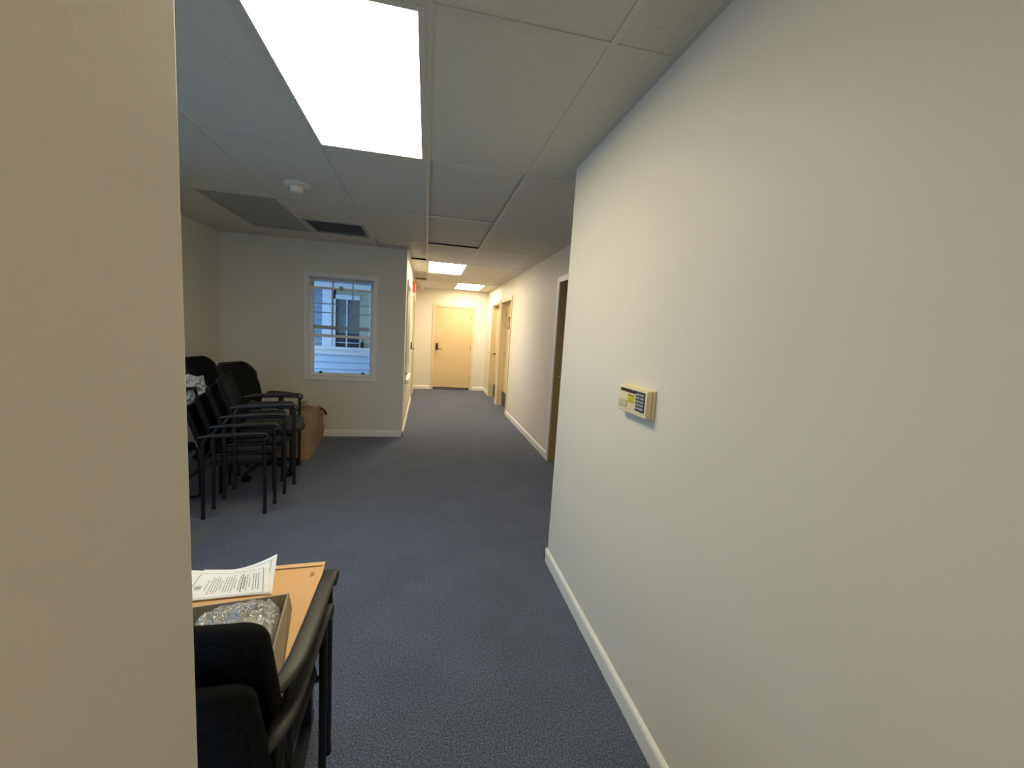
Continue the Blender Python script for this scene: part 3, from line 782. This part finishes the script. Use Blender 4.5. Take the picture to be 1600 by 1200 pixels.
for k in range(2):
    c = copy_tree(proto)
    c.location = (-0.520, 1.022 + 0.065 * k, 0.07 * k); c.rotation_euler = (0, 0, math.radians(-0.5))
    tag(c, labs[k], 'chair', 'black stacking chairs in the near pair')

# ---------------------------------------------------------------- task chair (front = local +Y)
def task_chair(label, back_h=1.02, arms=True):
    t = thing('office_chair', label, 'chair')
    hub = MB().lathe([(0.035, 0.06), (0.04, 0.08), (0.038, 0.12), (0.03, 0.13)], n=20).build('base_hub', BLK, t, smooth=True)
    for k in range(5):
        a = math.radians(90 + 72 * k - 14); dx, dy = math.cos(a), math.sin(a)
        MB().tube([(dx * 0.03, dy * 0.03, 0.105), (dx * 0.15, dy * 0.15, 0.095), (dx * 0.29, dy * 0.29, 0.072)], [0.026, 0.021, 0.014], 8, flat=(0.8, 1)).build('base_arm', BLK, t, smooth=True)
        cx, cy = dx * 0.285, dy * 0.285; px, py = -dy, dx
        cs_ = MB()
        for s in (-1, 1):
            cs_.cyl((cx + px * s * 0.007, cy + py * s * 0.007, 0.028), (cx + px * s * 0.026, cy + py * s * 0.026, 0.028), 0.028, n=16)
        cs_.cyl((cx, cy, 0.03), (cx, cy, 0.075), 0.009, n=8)
        cs_.build('caster', BLK, t, smooth=True)
    MB().cyl((0, 0, 0.11), (0, 0, 0.26), 0.026).cyl((0, 0, 0.25), (0, 0, 0.41), 0.015).build('gas_column', BLKMETAL, t, smooth=True)
    MB().rbox(-0.09, 0.09, -0.12, 0.10, 0.385, 0.43, 0.012).build('tilt_mechanism', BLK, t, smooth=True)
    out = []
    for (cx, cy, a0) in ((0.14, -0.12, -90), (0.13, 0.12, 0), (-0.13, 0.12, 90), (-0.14, -0.12, 180)):
        for i in range(9):
            a = math.radians(a0 + 90 * i / 8); out.append((cx + 0.11 * math.cos(a), cy + 0.13 * math.sin(a)))
    rings = []
    for sc, z in ((0.8, 0.425), (0.95, 0.432), (1.0, 0.455), (0.99, 0.475), (0.92, 0.49), (0.7, 0.497), (0.3, 0.495)):
        rings.append([(x * sc, y * sc + 0.045, z - 0.03 * max(0, (y - 0.10)) / 0.15) for x, y in out])
    MB().rings(rings).build('seat', FAB, t, smooth=True)
    def bp(u, v_, o=0):
        wd = 0.235 * (0.86 + 0.14 * math.sin(PI * min(1, v_ * 1.15)))
        z = 0.50 + (back_h - 0.50) * v_
        y = -0.235 - 0.02 * math.sin(PI * v_) * -1.2 - 0.09 * v_ ** 2 - 0.055 * (1 - u * u) + 0.01
        return Vector((u * wd, y + o, z))
    def pf(a, b):
        u = -1 + 2 * a
        e = max(0, abs(u) - 0.70) / 0.30; lim = 0.17 * (1 - math.sqrt(max(0, 1 - e * e)))
        return bp(u * 0.98, lim * 0.6 + (1 - lim * 1.6) * b)
    MB().sheet(pf, 26, 24).build('back_mesh', MESHF, t, smooth=True, solid=0.012)
    rr = []
    cu, cv = 0.42, 0.20
    for (cx, cy, a0) in ((1 - cu, cv * .6, -90), (1 - cu, 1 - cv, 0), (-1 + cu, 1 - cv, 90), (-1 + cu, cv * .6, 180)):
        for i in range(9):
            a = math.radians(a0 + 90 * i / 8); c2 = cv * .6 if cy < 0.5 else cv
            rr.append((cx + cu * math.cos(a), cy + c2 * math.sin(a)))
    MB().tube([bp(u, v_) for u, v_ in rr], 0.015, 10, loop=True).build('back_frame', BLK, t, smooth=True)
    MB().tube([(0, -0.05, 0.40), (0, -0.27, 0.41), (0, -0.335, 0.50), (0, -0.325, 0.68)], [0.022, 0.022, 0.02, 0.014], 10, flat=(0.7, 1.3)).build('back_spine', BLK, t, smooth=True)
    if arms:
        for s in (-1, 1):
            x = s * 0.275
            MB().tube([(s * 0.09, 0.0, 0.415), (s * 0.22, 0.0, 0.41), (x, -0.03, 0.43), (x, -0.04, 0.56), (x, -0.04, 0.71)], [0.018, 0.018, 0.02, 0.024, 0.018], 10, flat=(1, 1.2)).build('arm_post', BLK, t, smooth=True)
            pr = []
            for (yy, w2, h2, z) in ((-0.18, 0.018, 0.006, 0.725), (-0.17, 0.034, 0.012, 0.725), (-0.11, 0.042, 0.015, 0.726), (0.01, 0.046, 0.016, 0.726), (0.07, 0.04, 0.014, 0.725), (0.095, 0.02, 0.007, 0.723)):
                pr.append([(x + w2 * math.cos(a), yy, z + h2 * math.sin(a)) for a in [2 * PI * k / 14 for k in range(14)]])
            MB().rings(pr).build('arm_pad', PAD, t, smooth=True)
    return t
tc = task_chair('black mesh office chair on casters behind the far stack, its back and padded arm showing')
tc.location = (-1.46, 4.24, 0); tc.rotation_euler = (0, 0, math.radians(-108))
tc2 = copy_tree(tc)
tc2['label'] = 'black high-back office chair at the far left, behind the crumpled plastic bag'
tc2.location = (-1.96, 4.70, 0); tc2.rotation_euler = (0, 0, math.radians(-100))

# crumpled clear plastic on the farther-left chair
pb = MB()
def bag(a, b):
    x = (a - 0.5) * 0.24; z = (b - 0.5) * 0.28
    n1 = noise.noise(Vector((a * 5, b * 5, 1.3))); n2 = noise.noise(Vector((a * 12, b * 12, 4.1)))
    ag = math.atan2(b - .5, a - .5); edge = 1 - 0.55 * abs(noise.noise(Vector((math.cos(ag) * 1.1, math.sin(ag) * 1.1, 2)))) - 0.12 * (abs(a - .5) * 2) ** 6 * (abs(b - .5) * 2) ** 6 * 2
    r2 = (x / 0.12) ** 2 + (z / 0.14) ** 2
    return Vector((x * edge * (1.1 - 0.15 * r2), 0.03 + 0.035 * n1 + 0.02 * n2 + 0.05 * (1 - min(1, r2 / 1.6)), z * edge * (1.1 - 0.12 * r2)))
pb.sheet(bag, 40, 40)
pbt = thing('plastic_bag', 'crumpled clear plastic bag caught behind the chair backs of the far stack', 'plastic bag', (-1.80, 3.78, 0.89), math.radians(-155))
pbt.location = (-1.755, 3.59, 0.87)
pb.build('film', POLY, pbt, smooth=True)
MB().tube([(0.07, 0.10, -0.02), (0.03, 0.115, 0.03), (-0.02, 0.115, 0.035), (-0.035, 0.11, -0.03)], [0.008, 0.017, 0.017, 0.008], 8).build('black_strap', BLK, pbt, smooth=True)

# sled-base chair mostly hidden behind the near wall and the stack
t = thing('sled_chair', 'black sled-base chair partly hidden behind the near left wall, left of the far stack', 'chair', (-1.90, 3.36, 0), math.radians(-84))
for s in (-1, 1):
    x = s * 0.23
    pts = [(x, 0.16, 0.44), (x, 0.20, 0.36), (x, 0.205, 0.06)] + arc_pts((x, 0.165, 0.05), 0.04, 0, -90, 4, ((0, 1, 0), (0, 0, 1))) + [(x, 0.0, 0.011), (x, -0.2, 0.011)]
    MB().tube(pts, 0.011, 10).build('sled_leg', BLKMETAL, t, smooth=True)
    MB().tube([(x, -0.19, 0.012), (x, -0.21, 0.05), (x, -0.17, 0.42), (x, -0.22, 0.62), (x, -0.25, 0.80)], 0.011, 10).build('rear_leg', BLKMETAL, t, smooth=True)
MB().tube([(-0.23, 0.205, 0.24), (0.23, 0.205, 0.24)], 0.011, 8).build('stretcher', BLKMETAL, t, smooth=True)
MB().rbox(-0.225, 0.225, -0.19, 0.19, 0.40, 0.47, 0.028, 3).build('seat', FAB, t, smooth=True)
MB().sheet(lambda a, b: Vector(((a - .5) * 0.44, -0.215 - 0.04 * b - 0.02 * (1 - (2 * a - 1) ** 2), 0.58 + 0.24 * b)), 12, 8).build('backrest', FAB, t, smooth=True, solid=0.03)

# ---------------------------------------------------------------- brown carton by the window wall
t = thing('brown_carton', 'crumpled brown cardboard carton on the carpet under the window wall, behind the chairs', 'carton', (0, 0, 0))
def carton():
    mb = MB(); N = 26; rings = []
    for i in range(N + 1):
        f = i / N; y = 4.60 + 0.97 * f
        xr = -1.165 - 0.085 * f; xl = xr - 0.36
        zt = 0.47 - 0.07 * f
        ring = []
        prof = [(xr, 0.0)] + [(xr + 0.012 * math.sin(k * 1.1 + f * 5), zt * k / 9) for k in range(1, 9)] + [(xr - 0.015, zt * 0.985), (xr - 0.05, zt + 0.01)] \
            + [(xr - 0.05 - (0.26) * k / 6, zt + 0.012 * math.sin(k * 1.7 + f * 9)) for k in range(1, 7)] + [(xl, zt * 0.96), (xl, zt * 0.5), (xl, 0.0)]
        for (x, z) in prof:
            nn = noise.noise(Vector((x * 7, y * 7, z * 9))) * (0.018 if z > 0.03 else 0)
            ring.append((x + nn, y, max(0, z + nn * 0.6 if z > 0.03 else 0)))
        rings.append(ring)
    mb.rings(rings); return mb
carton().build('box_body', CARD, t, smooth=True)
cb = MB(); cb.tube([(-1.24, 5.36, 0.405), (-1.20, 5.33, 0.41), (-1.165, 5.29, 0.385), (-1.15, 5.27, 0.355)], [0.006, 0.007, 0.011, 0.013], 8)
cb.build('carry_handle', BLK, t, smooth=True)
MB().box(-1.46, -1.40, 4.62, 5.50, 0.474, 0.476).build('flap_seam', CARD_IN, t)

# ---------------------------------------------------------------- tan table beside/over the near chairs
tb = thing('small_table', 'tan wooden-topped table holding papers and a tray by the near stacked chairs', 'table', (-0.54, 1.2, 0))
ra = math.radians(4.5)
tb.rotation_euler = (0, 0, ra)
def loc2(x, y):  # world -> table local
    dx, dy = x + 0.54, y - 1.2
    return (dx * math.cos(ra) + dy * math.sin(ra), -dx * math.sin(ra) + dy * math.cos(ra))
a = loc2(-0.278, 0.917); b = loc2(-0.325, 1.495)
X1 = (a[0] + b[0]) / 2; Y0, Y1 = a[1] - 0.02, b[1]; X0 = X1 - 0.43
MB().box(X0 + 0.004, X1 - 0.004, Y0, Y1 - 0.004, 0.578, 0.5995).build('tabletop', TAN, tb, bevel=0.0015)
ed = MB(); ed.box(X0, X0 + 0.005, Y0, Y1, 0.577, 0.601); ed.box(X1 - 0.005, X1, Y0, Y1, 0.577, 0.601)
ed.box(X0, X1, Y1 - 0.022, Y1, 0.577, 0.6025); ed.build('edge_band', TANEDGE, tb)
MB().box(X0, X1, Y1 - 0.026, Y1 - 0.0225, 0.5996, 0.6002).build('edge_groove', KICK, tb)
for sx in (X0 + 0.05, X1 - 0.05):
    MB().box(sx - 0.018, sx + 0.018, Y1 - 0.07, Y1 - 0.034, 0.03, 0.577).build('leg', BLKMETAL, tb)
    MB().box(sx - 0.018, sx + 0.018, Y0 + 0.02, Y1 - 0.01, 0.0, 0.03).build('foot_runner', BLKMETAL, tb)
mk = loc2(-0.350, 1.422)
MB().box(mk[0] - 0.006, mk[0] + 0.006, mk[1] - 0.012, mk[1] + 0.012, 0.5994, 0.5999).build('stain_mark', CARD, tb)

# shallow open carton tray with bubble wrap, standing on the table
ty = thing('cardboard_tray', 'shallow open cardboard tray on the tan table, filled with bubble wrap', 'tray', (-0.368, 1.235, 0.6005), math.radians(8.5))
TW, TL_, TH = 0.34, 0.285, 0.055           # local: extends to -x and -y from the far right corner
tr = MB(); th = 0.004
tr.box(-TW, 0, -th, 0, 0, TH); tr.box(-TW, 0, -TL_, -TL_ + th, 0, TH); tr.box(-th, 0, -TL_, 0, 0, TH); tr.box(-TW, -TW + th, -TL_, 0, 0, TH); tr.box(-TW, 0, -TL_, 0, 0, 0.004)
tr.build('tray_wall', CARD_IN, ty)
fl = MB()
fl.add([(0, 0, TH), (0, -TL_, TH), (0.022, -TL_ - 0.004, 0.004), (0.006, 0.0, 0.004), (0.001, 0, TH + 0.002), (0.001, -TL_, TH + 0.002), (0.025, -TL_ - 0.004, 0.004), (0.009, 0.0, 0.004)],
       [(0, 1, 2, 3), (4, 7, 6, 5), (0, 4, 5, 1), (3, 2, 6, 7), (0, 3, 7, 4), (1, 5, 6, 2)])
fl.build('side_flap', CARD_IN, ty)
def wrap(name, label, cx, cy, w_, l_, h_, seed, rot=0):
    o = thing(name, label, 'bubble wrap', (0, 0, 0), ty.rotation_euler.z + rot)
    o.location = Vector((-0.368, 1.235, 0.6005)) + Matrix.Rotation(ty.rotation_euler.z, 3, 'Z') @ Vector((cx, cy, 0.005))
    mb = MB(); N = 44
    rings = []
    def f(a, b):
        u, v_ = 2 * a - 1, 2 * b - 1
        # square to rounded blob
        r = max(abs(u), abs(v_)); ang = math.atan2(v_, u)
        se = (abs(math.cos(ang)) ** 5 + abs(math.sin(ang)) ** 5) ** (-1 / 5)
        x, y = r * se * math.cos(ang) * w_ / 2, r * se * math.sin(ang) * l_ / 2
        hh = h_ * (1 - r ** 6) ** 0.6 if r < 1 else 0
        q = Vector((x * 16, y * 16, seed))
        n1 = noise.noise(q) * 0.5 + abs(noise.noise(q * 2.3)) * 0.9 + noise.noise(q * 5) * 0.25
        return Vector((x, y, max(0.0005, hh * (0.78 + 0.32 * n1))))
    mb.sheet(f, N, N)
    mb.build('film', BUBBLE, o, smooth=True)
    return o
wrap('bubble_wrap', 'large clump of clear bubble wrap filling the right of the cardboard tray', -0.110, -0.143, 0.212, 0.277, 0.085, 3.1, 0.0)
wrap('bubble_wrap', 'smaller clear bubble wrap clump at the left of the cardboard tray', -0.285, -0.17, 0.10, 0.19, 0.06, 8.4, 0.1)

# ---------------------------------------------------------------- certificates on the table
def sheet_paper(name, label, corners, curl, zb, ink):
    # corners: world xy of BL, BR, TR, TL of the page as it lies; curl(a,b) lifts z
    P = [Vector((*c, 0)) for c in corners]
    def pos(a, b, dz=0.0):
        p = (P[0] * (1 - a) + P[1] * a) * (1 - b) + (P[3] * (1 - a) + P[2] * a) * b
        p.z = zb + curl(a, b) + dz; return p
    t = thing(name, label, 'paper', (0, 0, 0))
    MB().sheet(lambda a, b: pos(a, b), 24, 16).build('sheet', PAPER, t, smooth=True, solid=0.0004)
    mb = MB()
    def bar(a0, b0, a1, b1, wd):
        A, B = Vector((a0, b0)), Vector((a1, b1)); d = (B - A); n = max(2, int(d.length / 0.08)); d.normalize()
        q = Vector((-d.y, d.x)) * wd / 2
        for i in range(n):
            u0, u1 = i / n, (i + 1) / n
            c1, c2 = A.lerp(B, u0), A.lerp(B, u1)
            mb.add([pos(*(c1 + q), 0.0008), pos(*(c2 + q), 0.0008), pos(*(c2 - q), 0.0008), pos(*(c1 - q), 0.0008)], [(0, 1, 2, 3)])
    ink(bar, mb, pos)
    mb.build('printing', INK, t)
    return t
def cert_ink(bar, mb, pos):
    rnd = random.Random(5)
    for (a0, b0, a1, b1) in ((0.20, 0.05, 0.93, 0.05), (0.93, 0.05, 0.93, 0.90), (0.93, 0.90, 0.20, 0.90), (0.20, 0.90, 0.20, 0.05)): bar(a0, b0, a1, b1, 0.007)
    # text lines run across the short side of the page
    a = 0.34
    for i in range(19):
        L = rnd.uniform(0.45, 0.68) if i % 5 else 0.34
        wd = 0.016 if i in (12, 13) else 0.008
        b0 = 0.47 - L / 2; b = b0
        while b < b0 + L:
            e = min(b0 + L, b + rnd.uniform(0.03, 0.09)); bar(a, b, a, e, wd); b = e + 0.014
        a += 0.027 if i % 5 else 0.040
        if a > 0.88: break
    c = Vector((0.262, 0.40))
    for k in range(16):
        a0, a1 = 2 * PI * k / 16, 2 * PI * (k + 1) / 16
        for r in (0.034, 0.022): bar(c.x + r * math.cos(a0), c.y + 1.9 * r * math.sin(a0), c.x + r * math.cos(a1), c.y + 1.9 * r * math.sin(a1), 0.006)
    bar(c.x - 0.014, c.y, c.x + 0.014, c.y, 0.03)
def lift(k, a0): return lambda a, b: 0.002 + k * max(0, (a - a0) / (1 - a0)) ** 1.6 * b ** 1.2
sheet_paper('certificate', 'printed certificate sheet underneath, its far right corner curling up from the tan table', [(-0.70, 1.322), (-0.441, 1.318), (-0.470, 1.458), (-0.70, 1.478)], lift(0.056, 0.35), 0.6010, cert_ink)
sheet_paper('certificate', 'printed bordered certificate with a round seal lying on top of the other sheet', [(-0.735, 1.30), (-0.447, 1.322), (-0.486, 1.432), (-0.752, 1.478)], lambda a, b: 0.0035 + 0.034 * max(0, (a - 0.4) / 0.6) ** 1.6 * b, 0.6015, cert_ink)
